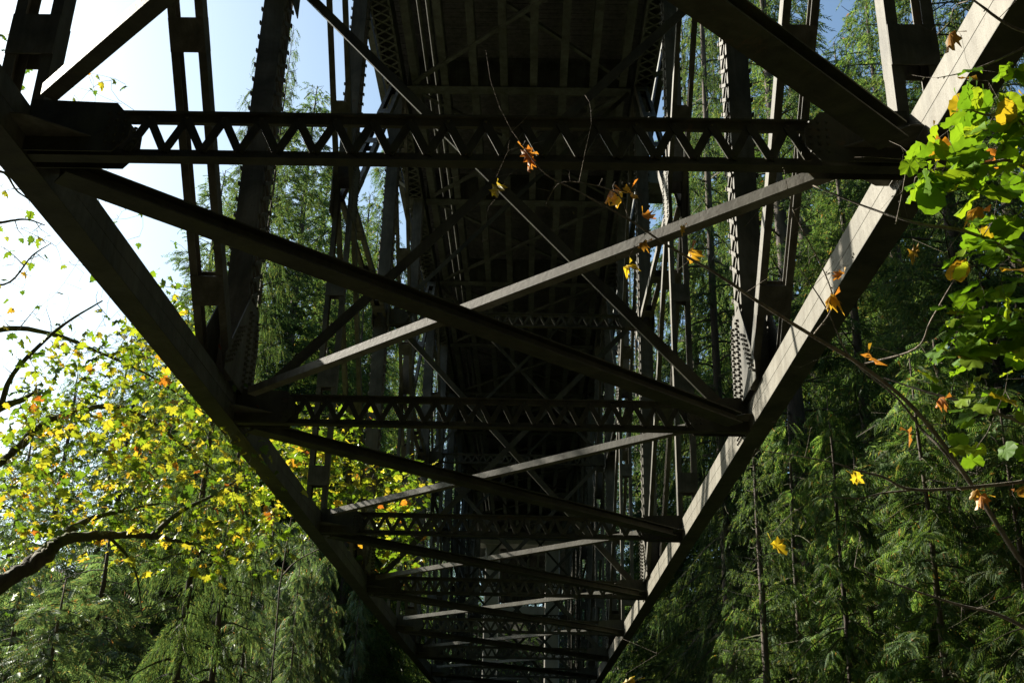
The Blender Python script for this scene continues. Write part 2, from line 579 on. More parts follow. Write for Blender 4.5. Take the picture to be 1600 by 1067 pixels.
for i in range(0, NPAN + 1):
    for s in (-1, 1):
        b = MB()
        xi = s * (W / 2 - WC / 2 - 0.004)
        pr = [(0, -0.34), (0.08, -0.34), (0.40, -0.10), (0.40, 0.10), (0.08, 0.34), (0, 0.34)]
        V = [(xi - s * q, yp(i) + e, ZB + 0.104) for q, e in pr] + [(xi - s * q, yp(i) + e, ZB + 0.112) for q, e in pr]
        b.add(V, [tuple(range(6)), tuple(range(6, 12))[::-1]] + [(k, 6 + k, 6 + (k + 1) % 6, (k + 1) % 6) for k in range(6)])
        b.build('gusset_plate', M['steel'], bridge)

# sway bracing: crossed angles in the cross plane
for i in (0, 2, 4, 6, 8, 10, 12):
    for s in (-1, 1):
        for z0, z1 in ((ZB + 0.22, ZN - 0.05), (ZN + 0.15, ZF - 0.05)):
            a, c = P3(s, i, z0, -0.25, s * 0.055), P3(-s, i, z1, -0.25, s * 0.055)
            b = MB()
            w = 0.11 if z0 < ZN else 0.09
            b.prism(a, c, (0, 1, 0), [(0, -w / 2), (0.012, -w / 2), (0.012, w / 2 - 0.012), (w * 0.35, w / 2 - 0.012), (w * 0.35, w / 2), (0, w / 2)])
            b.build('sway_brace', M['steel_mossy_shade'], bridge)


def lattice_face(b, a, c, xin, x_face, half, pitch=0.2, knob=True):
    """double lacing on the face x = x_face of a post that runs from a to c in its truss plane"""
    a = np.asarray(a, float)
    c = np.asarray(c, float)
    L = np.linalg.norm(c - a)
    ax = (c - a) / L
    w = np.array([0, ax[2], -ax[1]])
    n = int(L / pitch)
    for k in range(n):
        for e, o_ in ((1, 0.0), (-1, 0.008)):
            q0 = a + ax * (k * pitch) + w * half * e
            q1 = a + ax * ((k + 1) * pitch) - w * half * e
            q0[0] = q1[0] = x_face + xin * o_
            b.bar(q0, q1, (1, 0, 0), 0.007, 0.04)
        if knob:
            for e in (1, -1):
                q = a + ax * (k * pitch) + w * half * e
                b.box((x_face + xin * 0.013, q[1], q[2]), (0.018, 0.042, 0.042))


def post(s, i, z0, z1, name='vertical_post', lace=True):
    b = MB()
    for e in (-1, 1):
        # channel webs face along the bridge
        b.prism((s * W / 2, yp(i) + e * 0.19, z0), (s * W / 2, yp(i) + e * 0.19, z1), (1, 0, 0),
                [(-0.125, 0), (0.125, 0), (0.125, -e * 0.075), (0.115, -e * 0.075), (0.115, -e * 0.012), (-0.115, -e * 0.012), (-0.115, -e * 0.075), (-0.125, -e * 0.075)])
    o = b.build(name, M['steel'], bridge)
    if lace:
        l = MB()
        for q in (-1, 1):
            lattice_face(l, (s * W / 2, yp(i), z0 + 0.86), (s * W / 2, yp(i), z1 - 0.4), q, s * W / 2 + q * 0.132, 0.155)
        l.build('lacing', M['steel'], o, kind='stuff')
    if name == 'upper_post':
        return o
    # joint plates in the truss plane take in the foot of the post and of the diagonal
    for q in (-1, 1):
        g = MB()
        pr = [(0.30, -0.01), (0.30, 0.72), (0.16, 1.02), (-0.22, 1.02), (-0.85, 0.16), (-0.85, -0.01)]
        xa, xb = s * W / 2 + q * 0.152, s * W / 2 + q * 0.164
        V = [(xa, yp(i) + y, z0 + z) for y, z in pr] + [(xb, yp(i) + y, z0 + z) for y, z in pr]
        g.add(V, [tuple(range(6)), tuple(range(6, 12))[::-1]] + [(k, 6 + k, 6 + (k + 1) % 6, (k + 1) % 6) for k in range(6)])
        g.build('gusset_plate', M['steel'], o)
    if i <= 6:
        r = MB()
        for q in (-1, 1):
            for row in range(14):
                for col in (-0.17, -0.09, 0.09, 0.17):
                    r.stud((s * W / 2 + q * 0.164, yp(i) + col, z0 + 0.04 + row * 0.065), (q, 0, 0), 0.018, 0.03)
            for row in range(8):
                for col in (-0.08, 0.0, 0.08):
                    r.stud((s * W / 2 + q * 0.164, yp(i) - 0.40 - row * 0.05 + col, z0 + 0.62 - row * 0.072 + col * 0.5), (q, 0, 0), 0.018, 0.03)
        r.build('rivets', M['steel'], o, kind='stuff')
    return o


def pair(s, p0, p1, name, gap=0.125, step=1.75, phase=0.8, fl=0.072, dep=0.15):
    """two light channels held apart by batten plates"""
    p0 = np.asarray(p0, float)
    p1 = np.asarray(p1, float)
    ax = (p1 - p0) / np.linalg.norm(p1 - p0)
    b = MB()
    for e in (-1, 1):
        q = np.array([e * gap, 0, 0])
        b.prism(p0 + q, p1 + q, (1, 0, 0), [(e * 0.036, -dep / 2), (e * 0.036, dep / 2), (-e * 0.036, dep / 2), (-e * 0.036, dep / 2 - 0.012), (e * 0.024, dep / 2 - 0.012), (e * 0.024, -dep / 2 + 0.012), (-e * 0.036, -dep / 2 + 0.012), (-e * 0.036, -dep / 2)])
    o = b.build(name, M['steel'], bridge)
    L = np.linalg.norm(p1 - p0)
    w = np.array([0, ax[2], -ax[1]])
    t = phase
    pb = MB()
    pb.bar(-ax * 0.15, ax * 0.15, (1, 0, 0), 2 * gap + 0.07, 0.01)
    me = pb.mesh('batten_plate')
    me.materials.append(M['steel'])
    while t < L - 0.3:
        for e in (-1, 1):
            k = obj('batten_plate', me, None, o)
            k.location = p0 + ax * t + w * e * (dep / 2 + 0.006)
        t += step
    return o


for s in (-1, 1):
    for i in range(0, NPAN + 1, 2):
        post(s, i, ZB + HC + 0.003, ZF + 0.1)
        if i >= 2:
            pair(s, P3(s, i - 1, ZN), P3(s, i, ZB + HC + 0.02, 0, -0.5), 'diagonal', 0.125, 2.4, 1.4)
            pair(s, P3(s, i - 2, ZF, 0, 0.2), P3(s, i - 1, ZN), 'diagonal', 0.125, 2.4, 1.4)
            pair(s, P3(s, i - 1, ZN, 0, 0.2), P3(s, i, ZF, 0, -0.2), 'sub_diagonal', 0.10, 2.0, 1.0)
        if 0 < i:
            pair(s, P3(s, i - 1, ZN, 0, 0.2), P3(s, i, ZN, 0, -0.15), 'longitudinal_strut', 0.09, 1.6, 1.2, 0.06, 0.12)
    for i in range(-1, NPAN + 1, 2):
        pair(s, P3(s, i, ZB + HC + 0.003), P3(s, i, ZN), 'hanger', 0.115, 1.55, 0.55)
        post(s, i, ZN + 0.2, ZF + 0.1, 'upper_post', True)
        for q in (-1, 1):
            g = plate(bridge, (s * W / 2 + q * 0.165, yp(i), ZN + 0.05), (0.014, 0.62, 1.1), name='gusset_plate')
        r = MB()
        for q in (-1, 1):
            for row in range(14):
                for col in (-0.26, -0.2, 0.2, 0.26):
                    r.stud((s * W / 2 + q * 0.172, yp(i) + col, ZN - 0.46 + row * 0.078), (q, 0, 0), 0.017, 0.02)
        r.build('rivets', M['steel'], bridge, kind='stuff')
    for i in range(0, NPAN + 1, 2):
        for q in (-1, 1):
            plate(bridge, (s * W / 2 + q * 0.158, yp(i), ZN), (0.012, 0.7, 0.55), name='gusset_plate')
    # top chord with a laced underside
    xt = s * (W / 2 + 0.08)
    b = MB()
    for q in (-1, 1):
        b.box((xt + q * 0.19, (Y_BACK + Y_END) / 2, ZF + 0.19), (0.05, Y_END - Y_BACK, 0.40))
    b.box((xt, (Y_BACK + Y_END) / 2, ZF + 0.40), (0.44, Y_END - Y_BACK, 0.016))
    tc = b.build('top_chord', M['steel_dark'], bridge)
    l = MB()
    y = yp(2)
    while y < Y_END - 0.3:
        if abs((y - Y1) / PAN - round((y - Y1) / PAN)) < 0.06:
            l.box((xt, y + 0.15, ZF - 0.016), (0.40, 0.3, 0.008))
        else:
            for e in (-1, 1):
                l.bar((xt - e * 0.19, y, ZF - 0.016 - 0.004 * (e > 0)), (xt + e * 0.19, y + 0.3, ZF - 0.016 - 0.004 * (e > 0)), (0, 0, 1), 0.007, 0.05)
        y += 0.3
    l.build('lacing', M['steel_dark'], tc, kind='stuff')

# floor beams, stringers, deck boards, edge timbers, pipes
IB = lambda w, h, t=0.02, wt=0.014: [(-w / 2, 0), (w / 2, 0), (w / 2, t), (wt / 2, t), (wt / 2, h - t), (w / 2, h - t), (w / 2, h), (-w / 2, h), (-w / 2, h - t), (-wt / 2, h - t), (-wt / 2, t), (-w / 2, t)]
xo = W / 2 + 0.55
for i in range(-1, NPAN + 6):
    b = MB()
    b.prism((-W / 2 + 0.2, yp(i), ZF), (W / 2 - 0.2, yp(i), ZF), (0, -1, 0), [(a, -c) for a, c in IB(0.30, 0.80)])
    b.build('floor_beam', M['steel_dark'], bridge)
    for s in (-1, 1):
        b = MB()
        b.prism((s * (W / 2 + 0.30), yp(i), ZF + 0.42), (s * xo, yp(i), ZF + 0.6), (0, 1, 0), [(-0.1, 0), (0.1, 0), (0.1, 0.02), (-0.1, 0.02)])
        b.build('bracket', M['steel_dark'], bridge)
    if i < NPAN:
        for s in (-1, 1):
            b = MB()
            b.bar(P3(-s, i, ZF + 0.06 + 0.1 * (s > 0), -0.35, 0.2), P3(s, i + 1, ZF + 0.06 + 0.1 * (s > 0), -0.35, -0.2), (0, 0, 1), 0.07, 0.09)
            b.build('top_lateral_brace', M['steel_dark'], bridge)
YD0, YD1 = yp(-2) - 4, yp(NPAN + 6)
for k, x in enumerate(np.linspace(-2.35, 2.35, 8)):
    b = MB()
    b.prism((x, YD0, ZF + 0.42), (x, YD1, ZF + 0.42), (1, 0, 0), [(a, c) for a, c in IB(0.17, 0.375)])
    b.build('stringer', M['steel_dark'], bridge)
rng = np.random.default_rng(3)
b = MB()
y = YD0
while y < YD1:
    b.box((0, y + 0.03, ZF + 0.88 + rng.uniform(-0.008, 0.008)), (2 * xo - 0.3, 0.052, 0.15))
    y += 0.062
b.build('deck_boards', M['timber'], bridge, kind='stuff')
b = MB()
b.box((0, (YD0 + YD1) / 2, ZF + 0.99), (2 * xo - 0.36, YD1 - YD0, 0.05))
b.build('road_surface', M['timber'], bridge)
for s in (-1, 1):
    b = MB()
    b.box((s * xo, (YD0 + YD1) / 2, ZF + 0.84), (0.14, YD1 - YD0, 0.42))
    b.build('edge_beam', M['steel_dark'], bridge)
b = MB()
b.box((xo + 0.2, yp(5) - 0.55, ZF + 0.35), (0.75, 1.1, 0.6))
b.build('deck_bracket_box', M['steel_dark'], bridge)
for x, z, r in ((-2.28, 0.28, 0.055), (-2.06, 0.30, 0.05), (-1.86, 0.27, 0.06)):
    b = MB()
    b.tube([(x, YD0, ZF + z - 0.1), (x, YD1, ZF + z - 0.1)], [r, r], 10)
    b.build('pipe', M['steel_dark'], bridge, True)

# far concrete pier and near abutment
pier = empty('concrete_pier', 'tall pale concrete pier with two legs under far end of the bridge', 'bridge pier', (XC, yp(NPAN) + 0.9, 0))
for s in (-1, 1):
    b = MB()
    z0 = float(hgt(XC, yp(NPAN) + 0.9)) - 0.6
    b.prism((s * 1.85, 0, z0), (s * 1.85, 0, ZF - 0.5), (1, 0, 0), [(-0.44, -0.39), (-0.39, -0.44), (0.39, -0.44), (0.44, -0.39), (0.44, 0.39), (0.39, 0.44), (-0.39, 0.44), (-0.44, 0.39)])
    b.build('leg', M['concrete'], pier)
b = MB()
b.box((0, 0, ZF - 0.26), (7.0, 1.4, 0.48))
b.build('cap_beam', M['concrete'], pier)
b = MB()
b.box((0, 0, ZN + 1), (2.8, 0.6, 1.0))
b.build('cross_beam', M['concrete'], pier)


# ------------------------------------------------------------------ conifers
def conifer(seed, H, R, base, nbr, style, dens=13, blades=5, bl=(0.28, 0.55), bw=0.05, trunk_r=0.32):
    """one tree's meshes: trunk, limbs, crown"""
    rng = np.random.default_rng(seed)
    tb = MB()
    n = 14
    zt = np.linspace(0, H, n)
    wob = np.cumsum(rng.normal(0, 0.035, (n, 2)), 0)
    cx = np.interp(np.arange(200) / 199 * H, zt, wob[:, 0])
    tb.tube(np.stack([wob[:, 0], wob[:, 1], zt], 1), trunk_r * (1 - zt / H) ** 0.8 + 0.015, 9, 0.09, rng)
    lb = MB()
    B, D, S, LN = [], [], [], []
    for k in range(nbr):
        t = (k + rng.uniform(0, 1)) / nbr
        t = t ** 1.15
        z = base * H + (1 - base) * H * t
        Lm = R * (1 - t) ** 0.75 * min(1.0, 0.55 + t * 3.5) + 0.25
        L = Lm * rng.uniform(0.6, 1.12)
        az = k * 2.399963 + rng.normal(0, 0.35)
        o = np.array([math.cos(az), math.sin(az), 0])
        sd = np.array([-o[1], o[0], 0])
        rise = {'fir': 0.12, 'cedar': 0.02, 'spruce': 0.0}[style] + 0.45 * t ** 2 + rng.normal(0, 0.08)
        droop = {'fir': 0.30, 'cedar': 0.55, 'spruce': 0.45}[style] * (1 - 0.6 * t)
        ss = np.linspace(0, 1, 6)
        bend = rng.normal(0, 0.10)
        c = np.array([np.interp(z, zt, wob[:, 0]), np.interp(z, zt, wob[:, 1]), z])
        pts = c + np.outer(ss * L, o) + np.outer(bend * L * ss ** 2, sd) + np.outer(L * (rise * ss - droop * ss ** 2 + (0.18 * ss ** 4 if style != 'fir' else 0)), [0, 0, 1])
        lb.tube(pts, 0.011 * L * (1 - ss * 0.9) + 0.006, 3)
        if rng.uniform() < 0.16:
            continue
        m_ = max(4, int(L * dens * rng.uniform(0.7, 1.2)))
        u = rng.uniform(0.12, 1.0, m_) ** 0.75
        u = u[np.sin(u * rng.uniform(7, 16) + rng.uniform(0, 6.3)) > -0.45]
        m_ = len(u)
        if m_ < 2:
            continue
        side = rng.uniform(-1, 1, m_) * (0.32 * L * (1.05 - u) + 0.12)
        bp = np.stack([np.interp(u, ss, pts[:, q]) for q in range(3)], 1) + side[:, None] * sd + np.outer(-np.abs(side) * 0.25, [0, 0, 1])
        sg = np.sign(side)[:, None]
        if style == 'fir':
            d = o * 0.60 + sd * sg * 0.62 + np.array([0, 0, -0.25])
        elif style == 'cedar':
            d = o * 0.55 + sd * sg * 0.50 + np.array([0, 0, -0.48])
        else:
            d = o * 0.45 + sd * sg * 0.6 + np.array([0, 0, -0.6])
        d = d + rng.normal(0, 0.22, (m_, 3))
        B.append(bp)
        D.append(d)
        S.append(np.tile(sd, (m_, 1)))
        LN.append(np.full(m_, min(1.0, 0.55 + L / R * 0.5)))
    B, D, S, LN = np.vstack(B), np.vstack(D), np.vstack(S), np.concatenate(LN)
    D /= np.linalg.norm(D, axis=1, keepdims=True)
    # each spray is a hanging sprig with blades on both sides
    n = len(B)
    q = np.tile(np.arange(blades), n)
    Sw = np.cross(D, rng.normal(0, 1, D.shape))
    Sw /= np.linalg.norm(Sw, axis=1, keepdims=True)
    ls = rng.uniform(bl[0], bl[1], n) * LN
    B, D, Sw, ls = (np.repeat(a, blades, 0) for a in (B, D, Sw, ls))
    u = (q + 0.4) / blades
    al = np.where(q % 2, 1.0, -1.0) * (q < blades - 1)
    B = B + D * (ls * u)[:, None] - np.outer(ls * 0.30 * u * u, [0, 0, 1])
    D = D * 0.8 + Sw * (al * 0.62)[:, None] + rng.normal(0, 0.16, D.shape) - np.outer(0.3 * u, [0, 0, 1])
    D /= np.linalg.norm(D, axis=1, keepdims=True)
    Wd = np.cross(D, rng.normal(0, 1, D.shape))
    Wd /= np.linalg.norm(Wd, axis=1, keepdims=True)
    l = ls * rng.uniform(0.22, 0.42, len(ls)) * (1.1 - 0.5 * u)
    w = bw * rng.uniform(0.6, 1.3, len(ls))
    mid = B + D * (l * 0.12)[:, None]
    tip = B + D * l[:, None] - np.outer(l * 0.15, [0, 0, 1])
    V = np.stack([mid + Wd * w[:, None] * 0.5, tip, mid - Wd * w[:, None] * 0.5], 1).reshape(-1, 3)
    F = [np.arange(len(V)).reshape(-1, 3)]
    return tb.mesh('trunk'), lb.mesh('limbs'), raw_mesh('crown', V, F)


def frond_template(n=8, L=0.30):
    """a hanging cedar spray: a rib with slender leaflets on both sides, along +x"""
    V, F = [], []
    for k in range(n):
        u = (k + 0.5) / n
        x = L * u
        ll = L * 0.36 * (1 - u) ** 0.7 * min(1, 0.5 + 2.5 * u) + 0.015
        zz = -0.12 * L * u * u
        for e in (-1, 1):
            i = len(V)
            dx, dy = ll * 0.75, e * ll * 0.66
            V += [(x, 0, zz), (x + dx * 0.5 - 0.006, dy * 0.5 + e * 0.006, zz + 0.006), (x + dx, dy, zz - 0.05 * u - 0.02), (x + dx * 0.5 + 0.010, dy * 0.5 - e * 0.005, zz - 0.004)]
            F.append((i, i + 1, i + 2, i + 3))
    i = len(V)
    V += [(0, -0.004, 0), (L * 1.05, 0, -0.13 * L), (0, 0.004, 0)]
    F.append((i, i + 1, i + 2))
    return np.array(V), F


FT, FF = frond_template()


def near_cedar(seed, H, R, base, nbr, dens=16, trunk_r=0.25):
    rng = np.random.default_rng(seed)
    tb = MB()
    n = 14
    zt = np.linspace(0, H, n)
    wob = np.cumsum(rng.normal(0, 0.03, (n, 2)), 0)
    tb.tube(np.stack([wob[:, 0], wob[:, 1], zt], 1), trunk_r * (1 - zt / H) ** 0.8 + 0.012, 10, 0.08, rng)
    lb = MB()
    P, X, U = [], [], []
    for k in range(nbr):
        t = (k + rng.uniform()) / nbr
        z = base * H + (1 - base) * H * t
        L = (R * (1 - t) ** 0.7 + 0.3) * rng.uniform(0.6, 1.1)
        az = k * 2.399963 + rng.normal(0, 0.4)
        o = np.array([math.cos(az), math.sin(az), 0])
        sd = np.array([-o[1], o[0], 0])
        ss = np.linspace(0, 1, 8)
        c = np.array([np.interp(z, zt, wob[:, 0]), np.interp(z, zt, wob[:, 1]), z])
        bend = rng.normal(0, 0.15)
        prof = rng.uniform(0.0, 0.2) * ss - rng.uniform(0.45, 0.75) * ss ** 2 + 0.22 * ss ** 4
        pts = c + np.outer(ss * L, o) + np.outer(bend * L * ss ** 2, sd) + np.outer(L * prof, [0, 0, 1])
        lb.tube(pts, 0.010 * L * (1 - ss * 0.9) + 0.004, 4)
        m_ = int(L * dens)
        if rng.uniform() < 0.15:
            continue
        u = rng.uniform(0.2, 1.0, m_)
        u = u[np.sin(u * rng.uniform(7, 15) + rng.uniform(0, 6.3)) > -0.5]
        m_ = len(u)
        sg = rng.choice([-1, 1], m_)
        side = sg * rng.uniform(0, 1, m_) ** 1.4 * (0.26 * L * (1.05 - u) + 0.05)
        bp = np.stack([np.interp(u, ss, pts[:, q]) for q in range(3)], 1) + side[:, None] * sd - np.outer(np.abs(side) * 0.3, [0, 0, 1])
        d = o * 0.6 + sd * (sg * 0.6)[:, None] + np.array([0, 0, -0.42]) + rng.normal(0, 0.2, (m_, 3))
        P.append(bp)
        X.append(d)
        U.append(np.tile(o * 0.6 + np.array([0, 0, 0.6]), (m_, 1)))
    P, X, U = np.vstack(P), np.vstack(X), np.vstack(U)
    R3 = frames(X, U, rng, 0.4)
    V, F = scatter(FT, FF, P, R3, rng.uniform(0.8, 1.7, len(P)))
    return tb.mesh('trunk'), lb.mesh('limbs'), raw_mesh('crown', V, F)


def setmats(ms, crown):
    ms[0].materials.append(M['bark'])
    ms[1].materials.append(M['limb'])
    ms[2].materials.append(crown)
    ms[0].polygons.foreach_set('use_smooth', np.ones(len(ms[0].polygons), bool))
    return ms


PROTO = {
    'fir': [setmats(conifer(s, 34, 4.4, 0.14, 330, 'fir', 32, 16, (0.36, 0.72), 0.034), M['fir']) for s in (1, 2)],
    'cedar': [setmats(conifer(s, 32, 4.4, 0.08, 330, 'cedar', 32, 16, (0.42, 0.85), 0.034), M['cedar']) for s in (3, 4)],
    'spruce': [setmats(conifer(s, 30, 3.8, 0.12, 300, 'spruce', 23, 14, (0.34, 0.65), 0.032), M['fir']) for s in (5,)],
    'sparse': [setmats(conifer(s, 34, 4.0, 0.16, 250, 'cedar', 25, 15, (0.40, 0.80), 0.033), M['fir']) for s in (6, 7)],
    'far': [setmats(conifer(s, 34, 4.4, 0.05, 260, 'fir', 9, 9, (0.7, 1.3), 0.085), M['far']) for s in (8, 9)],
    'near': [setmats(near_cedar(s, 16, 3.2, 0.04, 190, 32, 0.17), M['cedar']) for s in (10, 11)],
}
PH = {'fir': 34, 'cedar': 32, 'spruce': 30, 'sparse': 34, 'far': 34, 'near': 16}


def tree(kind, var, px, py, d, top, label, group=None, name=None, wide=1.0, lean=(0, 0), rz=None, mat=None, minw=0.6):
    """trunk passes photo point (px, py) at level distance d; the top reaches photo height top"""
    p = ath(px, py, d)
    zt = ath(px, top, d)[2]
    z0 = float(hgt(p[0], p[1])) - 0.3
    H = zt - z0
    k = H / PH[kind]
    # trees keep clear of the bridge: slimmer beside it, or a step away
    rad = {'fir': 4.4, 'cedar': 4.4, 'spruce': 3.8, 'sparse': 4.0, 'far': 4.4, 'near': 3.2}[kind] * k
    side = 1 if p[0] > XC else -1
    room = abs(p[0] - XC) - 3.2
    if p[1] < 92 and room < rad * wide:
        wide = max(minw, room / rad)
        p[0] = XC + side * max(abs(p[0] - XC), 3.2 + rad * wide)
    e = empty(name or {'fir': 'fir_tree', 'cedar': 'cedar_tree', 'spruce': 'spruce_tree', 'sparse': 'fir_tree', 'far': 'conifer_tree', 'near': 'cedar_tree'}[kind], label, 'tree', (p[0], p[1], z0), group)
    e['kind'] = 'thing'
    e.scale = (k * wide, k * wide, k)
    e.rotation_euler = (math.radians(lean[0]), math.radians(lean[1]), (px * 0.713 + d) % 6.28 if rz is None else rz)
    for nm, me in zip(('trunk', 'limbs', 'crown'), PROTO[kind][var]):
        o = obj(nm, me, None, e)
        if nm == 'limbs':
            o['kind'] = 'stuff'
        if nm == 'crown' and mat:
            o.material_slots[0].link = 'OBJECT'
            o.material_slots[0].material = M[mat]
    return e


GL, GR, GF, GC = 'conifers left of the bridge', 'conifers right of the bridge', 'far conifers beyond the ravine', 'young cedars below the bridge'
# left of the bridge
tree('sparse', 0, 285, 950, 15.5, 60, 'open dark-trunked fir whose boughs hang beside the left chord, left one of two', GL, wide=0.9, minw=0.35)
tree('sparse', 1, 348, 940, 17, 20, 'open dark-trunked fir close beside the left chord, right one of two', GL, wide=0.9, minw=0.35, rz=2.7)
tree('fir', 0, 372, 700, 40, 118, 'tall dark fir with a pointed top just left of the riveted post', GL, wide=1.0)
tree('fir', 1, 440, 600, 43, 120, 'tall fir with a pointed top in the sky gap right of the riveted post', GL, wide=1.0, rz=2.0)
tree('cedar', 0, 500, 700, 46, 330, 'drooping cedar filling the gap between the left posts of the bridge', GL)
tree('cedar', 1, 580, 700, 52, 215, 'pale sunlit conifer beside the bright sky gap under the deck edge', GL, wide=0.9)
tree('fir', 1, 180, 800, 50, 500, 'bluish fir rising above the yellow maple on the left', GL, wide=0.9)
tree('sparse', 1, 95, 800, 46, 580, 'hazy fir top standing behind the bare maple twigs', GL, wide=1.2)
tree('fir', 0, 20, 850, 50, 640, 'low hazy fir at the left edge behind the mossy maple limb', GL, wide=1.2)
tree('spruce', 0, 400, 760, 42, 400, 'spruce standing between the two pointed firs on the left', GL, rz=4)
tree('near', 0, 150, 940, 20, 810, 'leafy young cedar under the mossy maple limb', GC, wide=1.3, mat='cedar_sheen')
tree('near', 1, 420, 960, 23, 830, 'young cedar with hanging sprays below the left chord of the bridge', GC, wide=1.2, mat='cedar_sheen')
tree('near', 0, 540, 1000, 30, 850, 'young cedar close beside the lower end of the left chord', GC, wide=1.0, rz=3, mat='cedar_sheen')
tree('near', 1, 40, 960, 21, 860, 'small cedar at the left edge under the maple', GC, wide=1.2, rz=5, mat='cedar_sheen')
tree('fir', 1, 265, 800, 46, 250, 'fir whose boughs show between the left chord and the nearest battened pair', GL, wide=1.1, rz=1.1)
tree('cedar', 1, 372, 800, 44, 260, 'tall cedar in the gap just behind the riveted left post', GL, wide=1.1, rz=0.3)
tree('cedar', 0, 480, 800, 50, 240, 'tall cedar further back between the riveted left post and the next pair', GL, wide=1.1, rz=4.4)
tree('fir', 0, 535, 800, 56, 300, 'fir standing far back behind the second left post', GL, wide=1.1, rz=2.9)
tree('fir', 1, 310, 800, 56, 330, 'fir standing far back above the yellow maple', GL, wide=1.2, rz=5.9)
tree('fir', 1, 455, 760, 50, 260, 'shaded fir between the riveted left post and the next battened pair', GL, wide=1.1, rz=0.8)
tree('cedar', 1, 545, 760, 40, 420, 'cedar low behind the middle left posts of the bridge', GL, wide=1.1, rz=5.2)
tree('fir', 0, 275, 760, 45, 480, 'fir standing behind the crown of the yellow maple', GL, wide=1.2, rz=3.7)
tree('cedar', 0, 630, 800, 62, 330, 'cedar seen in the slit beside the laced top chord', GL, wide=0.9, rz=1.9)
# right of the bridge
tree('sparse', 1, 1125, 900, 29, -420, 'straight dark-trunked fir seen just left of the sunlit right chord', GR, wide=0.7, minw=0.4)
tree('fir', 0, 1482, 300, 22, -500, 'dark-trunked fir behind the green hazel leaves', GR, wide=0.8, rz=2.2)
tree('sparse', 0, 1240, 500, 33, -250, 'fir with open boughs behind the sunlit right post', GR, wide=1.0)
tree('fir', 1, 1085, 500, 48, 0, 'fir standing between the right posts and the deck edge', GR, wide=0.8)
tree('cedar', 1, 1330, 600, 29, 150, 'broad cedar behind the middle of the sunlit right chord', GR)
tree('cedar', 0, 1410, 500, 37, -60, 'tall cedar behind the upper end of the right chord', GR, rz=0.5)
tree('sparse', 1, 1570, 300, 30, -500, 'open fir at the right edge behind the hazel', GR, rz=2)
tree('cedar', 0, 1270, 500, 42, -80, 'tall cedar right of the laced post, beneath the blue sky patch', GR, wide=1.1, rz=3.6)
tree('fir', 0, 1180, 500, 46, -120, 'tall fir behind the laced right post', GR, wide=1.0, rz=0.9)
tree('fir', 1, 1360, 400, 46, 60, 'tall fir behind the battened pair at the upper right joint', GR, wide=1.1, rz=4.9)
tree('cedar', 1, 1520, 400, 42, 20, 'tall cedar filling the view behind the hazel leaves', GR, wide=1.2, rz=1.6)
tree('spruce', 0, 1190, 850, 23, 600, 'mid-height spruce below the riveted right joint', GR, wide=1.1)
tree('cedar', 1, 1040, 900, 56, 420, 'cedar glimpsed through the right posts of the bridge', GR, rz=2)
tree('near', 0, 1290, 800, 17, 620, 'cedar with bright hanging sprays under the right chord', GC, wide=1.3, rz=1.1)
tree('near', 1, 1440, 820, 14, 560, 'cedar of heavy drooping sprays in the dark right-hand corner', GC, wide=1.25, rz=0.4)
tree('near', 0, 1590, 900, 11, 600, 'nearest cedar, at the lower right edge', GC, wide=1.1, rz=2.9)
tree('near', 1, 1110, 1010, 26, 930, 'small bright spruce-like cedar beside the lower end of the right chord', GC, wide=1.1, rz=4.2)
tree('near', 0, 1365, 850, 19, 700, 'cedar whose sprays hang under the middle of the right chord', GC, wide=1.6, rz=5.0)
tree('near', 1, 1510, 800, 18, 520, 'tall young cedar behind the lower hazel leaves', GC, wide=1.5, rz=3.3)
tree('near', 0, 1580, 700, 22, 430, 'young cedar at the right edge behind the hazel stems', GC, wide=1.5, rz=0.2)
tree('near', 1, 1245, 900, 24, 640, 'shaded young cedar beneath the riveted right joint', GC, wide=1.5, rz=2.1)
tree('near', 0, 1180, 950, 30, 760, 'young cedar to the right of the dark fir trunk', GC, wide=1.4, rz=1.7)
tree('near', 1, 1480, 950, 15, 830, 'small cedar with bright sprays low at the right', GC, wide=1.6, rz=4.6)
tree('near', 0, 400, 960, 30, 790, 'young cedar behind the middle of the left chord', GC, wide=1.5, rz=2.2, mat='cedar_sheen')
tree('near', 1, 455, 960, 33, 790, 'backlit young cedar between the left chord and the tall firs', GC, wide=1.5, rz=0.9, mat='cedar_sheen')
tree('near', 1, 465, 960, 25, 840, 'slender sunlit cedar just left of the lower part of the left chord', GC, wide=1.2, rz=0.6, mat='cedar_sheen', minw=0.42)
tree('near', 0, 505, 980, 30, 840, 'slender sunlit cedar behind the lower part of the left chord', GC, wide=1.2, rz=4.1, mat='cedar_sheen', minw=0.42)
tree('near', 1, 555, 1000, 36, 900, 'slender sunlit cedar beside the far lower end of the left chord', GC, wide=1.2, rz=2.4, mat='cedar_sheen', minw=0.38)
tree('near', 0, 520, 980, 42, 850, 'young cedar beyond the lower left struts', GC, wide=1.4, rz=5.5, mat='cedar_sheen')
tree('near', 0, 80, 980, 15, 900, 'low cedar in the bottom left corner', GC, wide=1.5, rz=3.8, mat='cedar_sheen')
